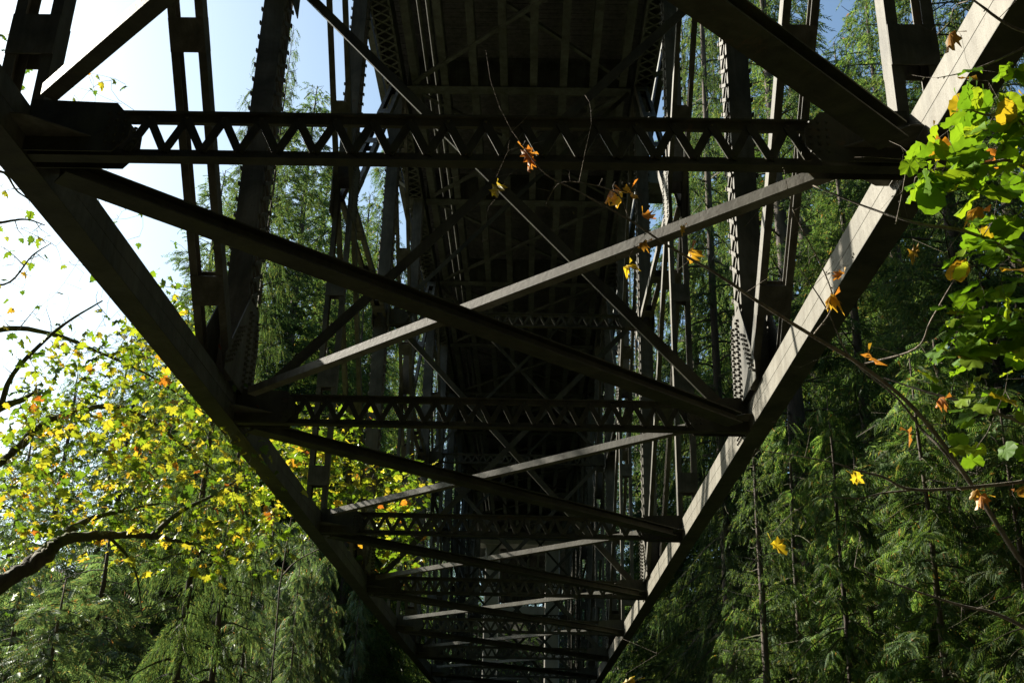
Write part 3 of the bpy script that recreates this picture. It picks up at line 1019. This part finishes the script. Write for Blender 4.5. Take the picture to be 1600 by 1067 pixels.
# beyond
FAR = [(505, 60, 420, 'far conifer showing between the second and third left posts'), (560, 72, 330, 'far conifer behind the bright sky gap left of the deck'), (640, 84, 420, 'far conifer behind the row of left posts near the top chord'),
       (662, 92, 520, 'far dark conifer under the left side of the deck'), (930, 84, 520, 'far dark conifer under the right side of the deck'), (950, 80, 420, 'far conifer behind the crowded right posts'), (1005, 66, 280, 'far conifer against the small sky gap right of the deck edge'),
       (1150, 52, 60, 'tall far conifer behind the laced right post'), (1300, 50, 90, 'tall far conifer below the blue sky patch at upper right'), (1390, 56, 40, 'tall far conifer between the battened pair and the right chord'),
       (1470, 48, 130, 'tall far conifer behind the upper hazel leaves'), (1560, 52, 60, 'tall far conifer at the far right behind the hazel'), (1220, 64, 150, 'far conifer between the right posts and the sloping chord'),
       (450, 62, 470, 'far conifer low behind the riveted left post'), (330, 66, 520, 'far conifer just above the left chord and maple'), (230, 70, 620, 'far conifer behind the thick of the maple leaves'),
       (150, 52, 505, 'hazy conifer crown rising over the left of the maple'), (65, 56, 590, 'hazy conifer crown behind the bare maple branches'), (205, 60, 470, 'hazy conifer crown just left of the sloping chord'), (5, 60, 640, 'low hazy conifer crown at the left edge'),
       (600, 112, 400, 'remote conifer far beyond the bridge end, low behind the left posts'), (655, 118, 420, 'remote conifer far beyond the bridge end, beside the left edge of the deck'), (700, 125, 520, 'remote conifer glimpsed under the deck left of the pier'),
       (905, 122, 520, 'remote conifer glimpsed under the deck right of the pier'), (950, 112, 420, 'remote conifer far beyond the bridge end, low behind the right posts'), (1000, 108, 380, 'remote conifer far beyond the bridge end, beside the right edge of the deck'),
       (745, 140, 700, 'remote conifer beyond the road end behind the left pier leg'), (800, 145, 720, 'remote conifer beyond the road end between the pier legs'), (855, 140, 700, 'remote conifer beyond the road end behind the right pier leg'),
       (1640, 40, 100, 'conifer just outside the right edge of the view'), (-60, 60, 700, 'conifer just outside the left edge of the view')]
for k, (px, d, top, lab) in enumerate(FAR):
    tree('far', k % 2, px, 900, d, top, lab, GF, rz=k * 1.3)


# unseen conifers added at the sides and behind for shade, crown colour darkened too
GB = 'unseen conifers added for shade'
for k, (a, d, H, kd) in enumerate(((-66, 17, 30, 'cedar'), (-75, 15.5, 32, 'cedar'), (-82, 20, 34, 'cedar'), (-96, 18, 36, 'cedar'), (-112, 20, 36, 'cedar'), (-128, 17, 38, 'cedar'), (-145, 19, 36, 'cedar'), (-162, 20, 38, 'cedar'), (180, 22, 38, 'cedar'), (160, 20, 38, 'cedar'), (142, 17, 36, 'cedar'), (122, 18, 38, 'cedar'),
                                   (104, 16, 36, 'cedar'), (86, 15, 38, 'cedar'), (70, 16, 38, 'cedar'), (54, 18, 40, 'cedar'), (42, 24, 42, 'cedar'), (-90, 30, 40, 'cedar'), (-110, 32, 40, 'cedar'), (62, 30, 40, 'cedar'), (48, 34, 42, 'cedar'), (38, 40, 44, 'cedar'))):
    x, y = d * math.sin(math.radians(a)), d * math.cos(math.radians(a))
    e = empty('conifer_tree', 'unseen conifer added to shade the bridge', 'tree', (x, y, float(hgt(x, y)) - 0.3), GB)
    q = H / PH[kd]
    e.scale = (q * 1.35, q * 1.35, q)
    e.rotation_euler = (0, 0, k * 1.7)
    for nm, me in zip(('trunk', 'limbs', 'crown'), PROTO[kd][k % 2]):
        o = obj(nm, me, None, e)
        if nm == 'limbs':
            o['kind'] = 'stuff'
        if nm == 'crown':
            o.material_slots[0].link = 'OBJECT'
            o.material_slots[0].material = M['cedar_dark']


rng = np.random.default_rng(77)
n = 16000
ux, uy = rng.uniform(-34, 34, n), rng.uniform(48, 112, n)
keep = ~((np.abs(ux - XC) < 3.6) & (uy > 92))
ux, uy = ux[keep], uy[keep]
az = rng.uniform(0, 6.283, len(ux))
X = np.stack([np.cos(az), np.sin(az), rng.uniform(0.2, 1.4, len(ux))], 1)
P = np.stack([ux, uy, hgt(ux, uy) + rng.uniform(0, 0.7, len(ux))], 1)
V, F = scatter(FT, FF, P, frames(X, np.tile([0, 0, 1.0], (len(ux), 1)), rng, 0.4), rng.uniform(2.0, 5.5, len(ux)))
obj('undergrowth', raw_mesh('undergrowth', V, F), M['fern'], None, kind='stuff', label='dark ferns and brush covering the far bank under the bridge', category='undergrowth')


# ------------------------------------------------------------------ broadleaf plants
def tmpl_maple():
    """five-lobed leaf about 1 unit long, stalk at the origin, along +x"""
    pts = [(0.0, 0.03), (0.05, 0.20), (-0.08, 0.38), (0.16, 0.36), (0.22, 0.50), (0.34, 0.36), (0.42, 0.26), (0.58, 0.42), (0.66, 0.24), (0.74, 0.14), (0.84, 0.16), (1.0, 0.0)]
    up = [(x, y) for x, y in pts]
    lo = [(x, -y) for x, y in pts[:-1]][::-1]
    ring = up + lo
    V = [(0.30, 0, 0.0)] + [(x, y, -0.18 * abs(y) - 0.10 * max(0, x - 0.4)) for x, y in ring]
    n = len(ring)
    F = [(0, 1 + k, 1 + (k + 1) % n) for k in range(n)]
    st = len(V)
    V += [(-0.55, 0.012, 0.08), (-0.55, -0.012, 0.08), (0.03, 0, 0.0)]
    F.append((st, st + 1, st + 2))
    return np.array(V), F


def tmpl_hazel():
    """rounded leaf with a toothed rim"""
    n = 22
    ring = []
    for k in range(n):
        a = 2 * math.pi * k / n
        r = 0.5 * (1 + (0.045 if k % 2 else -0.045))
        x = 0.5 - math.cos(a) * r * 1.0
        y = math.sin(a) * r * (0.82 + 0.12 * math.cos(a) * -1)
        ring.append((x, y))
    V = [(0.45, 0, 0.03)] + [(x, y, -0.16 * abs(y) + 0.05 * math.sin(5 * x)) for x, y in ring]
    F = [(0, 1 + k, 1 + (k + 1) % n) for k in range(n)]
    st = len(V)
    V += [(-0.25, 0.012, 0.03), (-0.25, -0.012, 0.03), (0.03, 0, 0.0)]
    F.append((st, st + 1, st + 2))
    return np.array(V), F


ML, MLF = tmpl_maple()
HL, HLF = tmpl_hazel()


class Brancher:
    """wood that grows from given limbs towards given points"""

    def __init__(s, seed):
        s.rng = np.random.default_rng(seed)
        s.mb = MB()
        s.fine = MB()
        s.pos = []
        s.rad = []

    def limb(s, pts, r0, r1, sides=7, sub=6, rough=0.12, jit=0.0):
        pts = np.asarray(pts, float)
        n = len(pts)
        t = np.linspace(0, n - 1, (n - 1) * sub + 1)
        # Catmull-Rom through the given points
        ext = np.vstack([2 * pts[0] - pts[1], pts, 2 * pts[-1] - pts[-2]])
        out = []
        for q in t:
            k = min(int(q), n - 2)
            u = q - k
            a, b, c, d = ext[k], ext[k + 1], ext[k + 2], ext[k + 3]
            out.append(0.5 * (2 * b + (c - a) * u + (2 * a - 5 * b + 4 * c - d) * u * u + (3 * b - a - 3 * c + d) * u ** 3))
        out = np.array(out) + s.rng.normal(0, 1, (len(out), 3)) * jit
        rad = np.linspace(r0, r1, len(out))
        s.mb.tube(out, rad, sides, rough, s.rng)
        s.pos += list(out)
        s.rad += list(rad)

    def grow(s, target, r=0.004, maxlen=None, sag=0.06):
        P = np.asarray(s.pos)
        d = np.linalg.norm(P - target, axis=1)
        k = int(np.argmin(d))
        L = d[k]
        if maxlen and L > maxlen:
            return False
        a = P[k]
        n = max(3, min(7, int(L / 0.15) + 2))
        t = np.linspace(0, 1, n)
        v = s.rng.normal(0, 0.07, 3) * L
        pts = a + np.outer(t, target - a) + np.outer(np.sin(t * math.pi), v + np.array([0, 0, sag * L])) + s.rng.normal(0, 0.012, (n, 3)) * L
        pts[0] = a
        r0 = min(s.rad[k] * 0.7, r * (1 + L * 1.2))
        rad = np.linspace(r0, r * 0.5, n)
        s.fine.tube(pts, rad, 4)
        s.pos += list(pts[1:])
        s.rad += list(rad[1:])
        return True

    def nodes(s):
        return np.asarray(s.pos)


def inpoly(p, poly):
    x, y = p
    c = False
    j = len(poly) - 1
    for i in range(len(poly)):
        xi, yi = poly[i]
        xj, yj = poly[j]
        if (yi > y) != (yj > y) and x < (xj - xi) * (y - yi) / (yj - yi) + xi:
            c = not c
        j = i
    return c


def leaves(parent, T, F, mat, pos, size, rng, droop=0.5, single=0, name='leaf', up=(0, 0, 1), tilt=0.45, curl=0.3):
    """the largest `single` leaves are parts of their own, the rest one mass"""
    n = len(pos)
    az = rng.uniform(0, 2 * math.pi, n)
    x = np.stack([np.cos(az), np.sin(az), -rng.uniform(0, 2 * droop, n)], 1)
    R3 = frames(x, np.tile(np.array(up, float), (n, 1)), rng, tilt)
    order = np.argsort([-size[i] / np.linalg.norm(pos[i] - CAM) for i in range(n)])
    one, rest = order[:single], order[single:]
    if single:
        mes = []
        for v in range(4):
            TV = T.copy()
            TV[:, 2] += rng.normal(0, 0.05 + 0.1 * curl, len(T)) - TV[:, 0] ** 2 * rng.uniform(-0.1, 1.4) * curl - TV[:, 1] ** 2 * rng.uniform(-0.3, 5.0) * curl
            TV[:, 1] *= rng.uniform(0.85, 1.1)
            mb = MB()
            mb.add(TV, F)
            me = mb.mesh(name)
            me.materials.append(mat)
            me.polygons.foreach_set('use_smooth', np.ones(len(me.polygons), bool))
            mes.append(me)
        for q, i in enumerate(one):
            o = obj(name, mes[q % 4], None, parent)
            mm = Matrix([list(R3[i][r] * size[i]) + [pos[i][r] - parent.location[r]] for r in range(3)] + [[0, 0, 0, 1]])
            o.matrix_basis = mm
    if len(rest):
        Vs, Fs, base = [], {}, 0
        for g in np.array_split(rest, 5):
            if not len(g):
                continue
            TV = T.copy()
            TV[:, 2] += rng.normal(0, 0.05, len(T)) + TV[:, 0] ** 2 * rng.uniform(-0.45, 0.15) - TV[:, 1] ** 2 * rng.uniform(-0.2, 0.9)
            TV[:, 1] *= rng.uniform(0.75, 1.1)
            V, F_ = scatter(TV, F, pos[g] - np.array(parent.location), R3[g], size[g])
            for f in F_:
                Fs.setdefault(f.shape[1], []).append(f + base)
            Vs.append(V)
            base += len(V)
        V, FF_ = np.vstack(Vs), [np.vstack(f) for f in Fs.values()]
        obj('leaves', raw_mesh('leaves', V, FF_), mat, parent, True, kind='stuff')


def finish(br, e, wood, fine):
    loc = np.array(e.location)
    for mb, nm, mt_ in ((br.mb, 'trunk', wood), (br.fine, 'twigs', fine)):
        if mb.v:
            mb.v = [v - loc for v in mb.v]
            o = mb.build(nm, mt_, e, True)
            if nm == 'twigs':
                o['kind'] = 'stuff'


# the big yellow maple at the left
rt = at(-420, 1150, 12.0)
rt[2] = float(hgt(rt[0], rt[1])) - 0.2
maple = empty('maple_tree', 'big mossy maple with yellow and green leaves reaching in from the left', 'tree', tuple(rt), 'autumn maples')
br = Brancher(21)
T0 = at(-330, 960, 12.2)
T1 = at(-280, 700, 12.6)
T2 = at(-230, 400, 13.0)
br.limb([rt, (rt + T0) / 2 + np.array([0.1, 0, 0]), T0, T1, T2], 0.26, 0.10, 10)
br.limb([T0, at(-120, 960, 12.0), at(0, 912, 11.8), at(66, 871, 11.8), at(104, 842, 11.8), at(168, 836, 12.0), at(236, 838, 12.3), at(302, 850, 12.6)], 0.11, 0.014, 9, 10, 0.22, 0.006)
br.limb([at(40, 885, 11.8), at(87, 845, 12.2), at(131, 815, 12.6), at(190, 797, 13.2), at(250, 786, 13.6)], 0.06, 0.012, 8, 10, 0.22, 0.006)
br.limb([T1, at(-120, 760, 13), at(0, 722, 13), at(60, 668, 13.2), at(130, 640, 13.4), at(200, 640, 13.8), at(280, 690, 14.2), at(340, 740, 14.6)], 0.06, 0.010, 8, 10, 0.2, 0.006)
br.limb([T1, at(-90, 690, 12.6), at(0, 638, 12.6), at(34, 625, 12.7), at(63, 609, 12.8)], 0.055, 0.022, 6)
br.limb([at(0, 638, 12.6), at(20, 585, 12.8), at(72, 530, 13), at(110, 500, 13.3), at(160, 470, 13.6)], 0.035, 0.008, 6)
br.limb([T2, at(-120, 560, 13), at(0, 515, 13), at(80, 522, 13.4), at(150, 548, 14), at(240, 590, 14.5), at(310, 640, 15)], 0.04, 0.008, 6)
br.limb([T2, at(-80, 360, 12.5), at(0, 348, 12.5), at(40, 343, 12.7), at(70, 352, 13)], 0.022, 0.006, 6)
br.limb([T2, at(-80, 420, 12.5), at(5, 445, 12.6), at(50, 400, 13), at(80, 380, 13.4)], 0.018, 0.005, 6)
br.limb([T2, at(-60, 300, 12.3), at(0, 268, 12.3), at(28, 300, 12.6), at(60, 318, 13)], 0.022, 0.006, 6)
br.limb([at(236, 838, 12.3), at(280, 800, 12.8), at(330, 775, 13.4), at(385, 740, 14)], 0.035, 0.01, 6)
br.limb([at(168, 836, 12.0), at(200, 870, 11.9), at(215, 905, 12), at(222, 960, 12.1)], 0.02, 0.006, 5)
poly = [(0, 620), (60, 560), (110, 520), (150, 545), (215, 470), (262, 440), (290, 470), (340, 590), (420, 740), (440, 860), (330, 890), (200, 860), (100, 850), (40, 890), (0, 900)]
sparse = [(-20, 40), (60, 20), (110, 110), (190, 100), (215, 190), (150, 260), (250, 330), (310, 420), (290, 520), (160, 520), (60, 560), (-20, 600)]
rg = np.random.default_rng(5)
tg = []
while len(tg) < 620:
    q = (rg.uniform(-60, 445), rg.uniform(430, 900))
    if inpoly(q, poly):
        tg.append(at(q[0], q[1], rg.uniform(11.6, 15.5)))
while len(tg) < 740:
    q = (rg.uniform(-20, 310), rg.uniform(20, 600))
    if inpoly(q, sparse):
        tg.append(at(q[0], q[1], rg.uniform(12.2, 14.5)))
tg.sort(key=lambda p: np.min(np.linalg.norm(br.nodes()[:200] - p, axis=1)))
for p in tg:
    br.grow(p, 0.0045)
for _ in range(170):
    br.grow(at(rg.uniform(-10, 200), rg.uniform(250, 600), rg.uniform(12.2, 14.0)), 0.004)
finish(br, maple, M['moss_bark'], M['moss_bark'])
lp, ls = [], []
for k, p in enumerate(tg):
    sp = False
    v = p - CAM
    py = 533.5 - FPX * (v @ AX_U) / (v @ AX_F)
    px = 800 + FPX * (v @ AX_R) / (v @ AX_F)
    sp = not inpoly((px, py), poly)
    for _ in range(1 if sp else rg.integers(2, 7)):
        lp.append(p + rg.normal(0, 0.03 if sp else 0.15, 3))
        ls.append(rg.uniform(0.06, 0.11) if sp else rg.uniform(0.05, 0.135))
leaves(maple, ML, MLF, M['maple'], np.array(lp), np.array(ls), rg, 0.45, 300)

# a second maple glimpsed between the left posts
p = ath(470, 700, 19)
p = at(418, 1150, 19)
rt = np.array([p[0], p[1], float(hgt(p[0], p[1])) - 0.2])
maple2 = empty('maple_tree', 'golden-leaved maple seen between the left posts below the strut', 'tree', tuple(rt), 'autumn maples')
br = Brancher(22)
br.limb([rt, rt + np.array([0.05, 0, 3]), at(428, 1020, 19), at(440, 900, 19), at(470, 740, 19.2), at(500, 650, 19.6)], 0.018, 0.008, 6)
br.limb([at(440, 900, 19), at(470, 872, 19.6), at(545, 835, 21.2), at(640, 780, 23)], 0.014, 0.007, 6)
tg = []
for _ in range(130):
    tg.append(at(rg.uniform(420, 560), rg.uniform(650, 790), rg.uniform(17.5, 21)))
for _ in range(90):
    tg.append(at(rg.uniform(560, 665), rg.uniform(730, 880), rg.uniform(21, 25)))
for p in tg:
    br.grow(p, 0.005)
finish(br, maple2, M['bark'], M['limb'])
lp = np.vstack([np.array(tg) + rg.normal(0, 0.2, (len(tg), 3)) for _ in range(5)])
leaves(maple2, ML, MLF, M['maple'], lp, rg.uniform(0.10, 0.22, len(lp)), rg, 0.45, 120)

# green hazel at the right edge
rt = np.array([3.9, 4.6, float(hgt(3.9, 4.6)) - 0.1])
hazel = empty('hazel_shrub', 'bright green hazel with rounded toothed leaves at the right edge', 'shrub', tuple(rt))
br = Brancher(31)
S0, S1, S2 = at(1850, 900, 5.2), at(1760, 620, 5.2), at(1700, 380, 5.2)
br.limb([rt, (rt + S0) / 2, S0, S1, S2, at(1640, 150, 5.3)], 0.035, 0.008, 7)
br.limb([S1, at(1600, 418, 5.0), at(1522, 366, 4.9), at(1430, 348, 4.9), at(1350, 322, 5.0), at(1270, 290, 5.1)], 0.011, 0.003, 5)
br.limb([S2, at(1600, 195, 4.8), at(1540, 180, 4.8), at(1500, 165, 4.8)], 0.008, 0.003, 5)
br.limb([S2, at(1600, 262, 5.0), at(1540, 255, 5.0), at(1470, 262, 5.0), at(1430, 278, 5.0)], 0.009, 0.003, 5)
br.limb([S1, at(1600, 520, 5.0), at(1540, 505, 5.0), at(1490, 520, 5.0)], 0.009, 0.003, 5)
br.limb([S0, at(1640, 690, 5.6), at(1540, 640, 5.7), at(1440, 610, 5.8), at(1380, 590, 5.9)], 0.012, 0.003, 5)
tg = []
for n_, (x0, x1, y0, y1), (d0, d1) in ((26, (1485, 1610, 108, 200), (4.6, 5.1)), (60, (1450, 1610, 180, 300), (4.6, 5.3)), (22, (1425, 1500, 235, 310), (4.7, 5.1)), (40, (1500, 1610, 330, 470), (4.7, 5.4)),
                                       (50, (1480, 1610, 480, 560), (4.6, 5.2)), (18, (1440, 1600, 575, 660), (5.4, 6.1)), (10, (1480, 1610, 650, 740), (5.4, 6.2))):
    for _ in range(n_):
        tg.append(at(rg.uniform(x0, x1), rg.uniform(y0, y1), rg.uniform(d0, d1)))
for p in tg:
    br.grow(p, 0.0022)
finish(br, hazel, M['twig'], M['twig'])
leaves(hazel, HL, HLF, M['hazel'], np.array(tg), rg.uniform(0.085, 0.15, len(tg)), rg, 0.25, 300, up=(-0.35, -0.35, 0.8), tilt=0.35, curl=0.04)

# nearly bare vine maple reaching across in front of the bridge
rt = np.array([3.2, 5.6, float(hgt(3.2, 5.6)) - 0.1])
vine = empty('vine_maple', 'nearly bare vine maple reaching across the bridge with a few orange leaves', 'shrub', tuple(rt))
br = Brancher(41)
V0 = at(1660, 980, 6.0)
br.limb([rt, (rt + V0) / 2, V0, at(1590, 870, 6.0), at(1510, 745, 6.0), at(1430, 640, 5.9), at(1345, 570, 5.8), at(1270, 525, 5.7), at(1190, 475, 5.6), at(1115, 425, 5.5), at(1045, 385, 5.4), at(985, 345, 5.4), at(905, 300, 5.4), at(850, 270, 5.4), at(800, 205, 5.4)], 0.017, 0.0018, 6)
br.limb([at(1510, 745, 6.0), at(1470, 700, 6.0), at(1440, 670, 6.1), at(1400, 620, 6.1), at(1330, 560, 6.2), at(1290, 480, 6.2), at(1250, 420, 6.3)], 0.009, 0.003, 5)
br.limb([at(1640, 745, 5.6), at(1560, 757, 5.5), at(1430, 765, 5.4), at(1380, 745, 5.4), at(1340, 735, 5.4), at(1290, 720, 5.4), at(1180, 702, 5.4)], 0.010, 0.002, 5)
br.limb([V0, at(1640, 745, 5.6)], 0.012, 0.010, 5)
br.limb([at(1430, 765, 5.4), at(1380, 770, 5.4), at(1340, 778, 5.4), at(1278, 775, 5.4)], 0.005, 0.002, 5)
br.limb([at(1640, 1000, 5.6), at(1560, 960, 5.6), at(1490, 942, 5.6), at(1400, 912, 5.6), at(1335, 885, 5.6)], 0.010, 0.002, 5)
br.limb([V0, at(1640, 1000, 5.6)], 0.012, 0.010, 5)
br.limb([at(1345, 570, 5.8), at(1430, 545, 5.6), at(1455, 500, 5.5), at(1500, 425, 5.4), at(1525, 415, 5.4)], 0.006, 0.002, 5)
br.limb([at(985, 345, 5.4), at(960, 300, 5.4), at(880, 285, 5.4), at(852, 320, 5.4)], 0.004, 0.0015, 5)
br.limb([at(1270, 525, 5.7), at(1300, 480, 5.6), at(1290, 430, 5.6), at(1240, 330, 5.6), at(1225, 265, 5.6)], 0.005, 0.0015, 5)
br.limb([at(1400, 350, 4.9), at(1410, 300, 4.9), at(1420, 240, 4.9)], 0.003, 0.0015, 5)
br.limb([at(1600, 75, 4.9), at(1545, 100, 4.9), at(1500, 115, 4.9), at(1465, 122, 4.9)], 0.005, 0.0015, 5)
br.limb([at(1640, 60, 4.9), at(1580, 42, 4.9), at(1520, 0, 4.9)], 0.008, 0.005, 5)
dead = [(820, 232, 'dead', 0.085), (828, 240, 'dead', 0.06), (775, 286, 'gold', 0.10), (962, 296, 'dead', 0.09), (982, 298, 'dead', 0.10), (972, 300, 'dead', 0.08), (1003, 335, 'dead', 0.06), (1010, 377, 'dead', 0.055), (983, 411, 'gold', 0.085),
        (1080, 388, 'dead', 0.075), (1068, 352, 'dead', 0.04), (1427, 386, 'dead', 0.065), (1319, 425, 'dead', 0.05), (1303, 459, 'dead', 0.08), (1352, 552, 'dead', 0.08), (1330, 740, 'gold', 0.075),
        (1208, 845, 'gold', 0.085), (1540, 770, 'dead', 0.07), (1530, 765, 'dead', 0.05), (1585, 768, 'dead', 0.07), (1492, 48, 'dead', 0.08), (992, 1062, 'gold', 0.09), 
        (1475, 620, 'dead', 0.06), (1420, 670, 'dead', 0.06), (1562, 240, 'dead', 0.09), (1535, 325, 'dead', 0.10)]
tgd = [at(a, b_, 5.5) for a, b_, _, _ in dead]
for p in tgd:
    br.grow(p + np.array([0, 0, 0.04]), 0.0016)
for _ in range(130):
    k = rg.integers(0, len(br.pos))
    q = np.array(br.pos[k]) + rg.normal(0, 0.16, 3) + np.array([0, 0, 0.05])
    if q[2] > 2.0:
        br.grow(q, 0.0012)
finish(br, vine, M['twig'], M['twig'])
for kind in ('dead', 'gold'):
    ix = [k for k, t in enumerate(dead) if t[2] == kind]
    leaves(vine, ML, MLF, M[kind], np.array([tgd[k] for k in ix]), np.array([dead[k][3] for k in ix]), rg, 0.9, len(ix), up=(-0.5, -0.7, 0.4), tilt=0.6, curl=0.9)
# buds along the bare twigs
b = MB()
nd = br.nodes()
for k in rg.choice(len(nd), 160, replace=False):
    p = nd[k] - np.array(rt)
    q = rg.normal(0, 1, 3)
    b.bar(p, p + q / np.linalg.norm(q) * 0.012, (0.3, 0.5, 0.8), 0.004, 0.004)
b.build('buds', M['limb'], vine, kind='stuff')
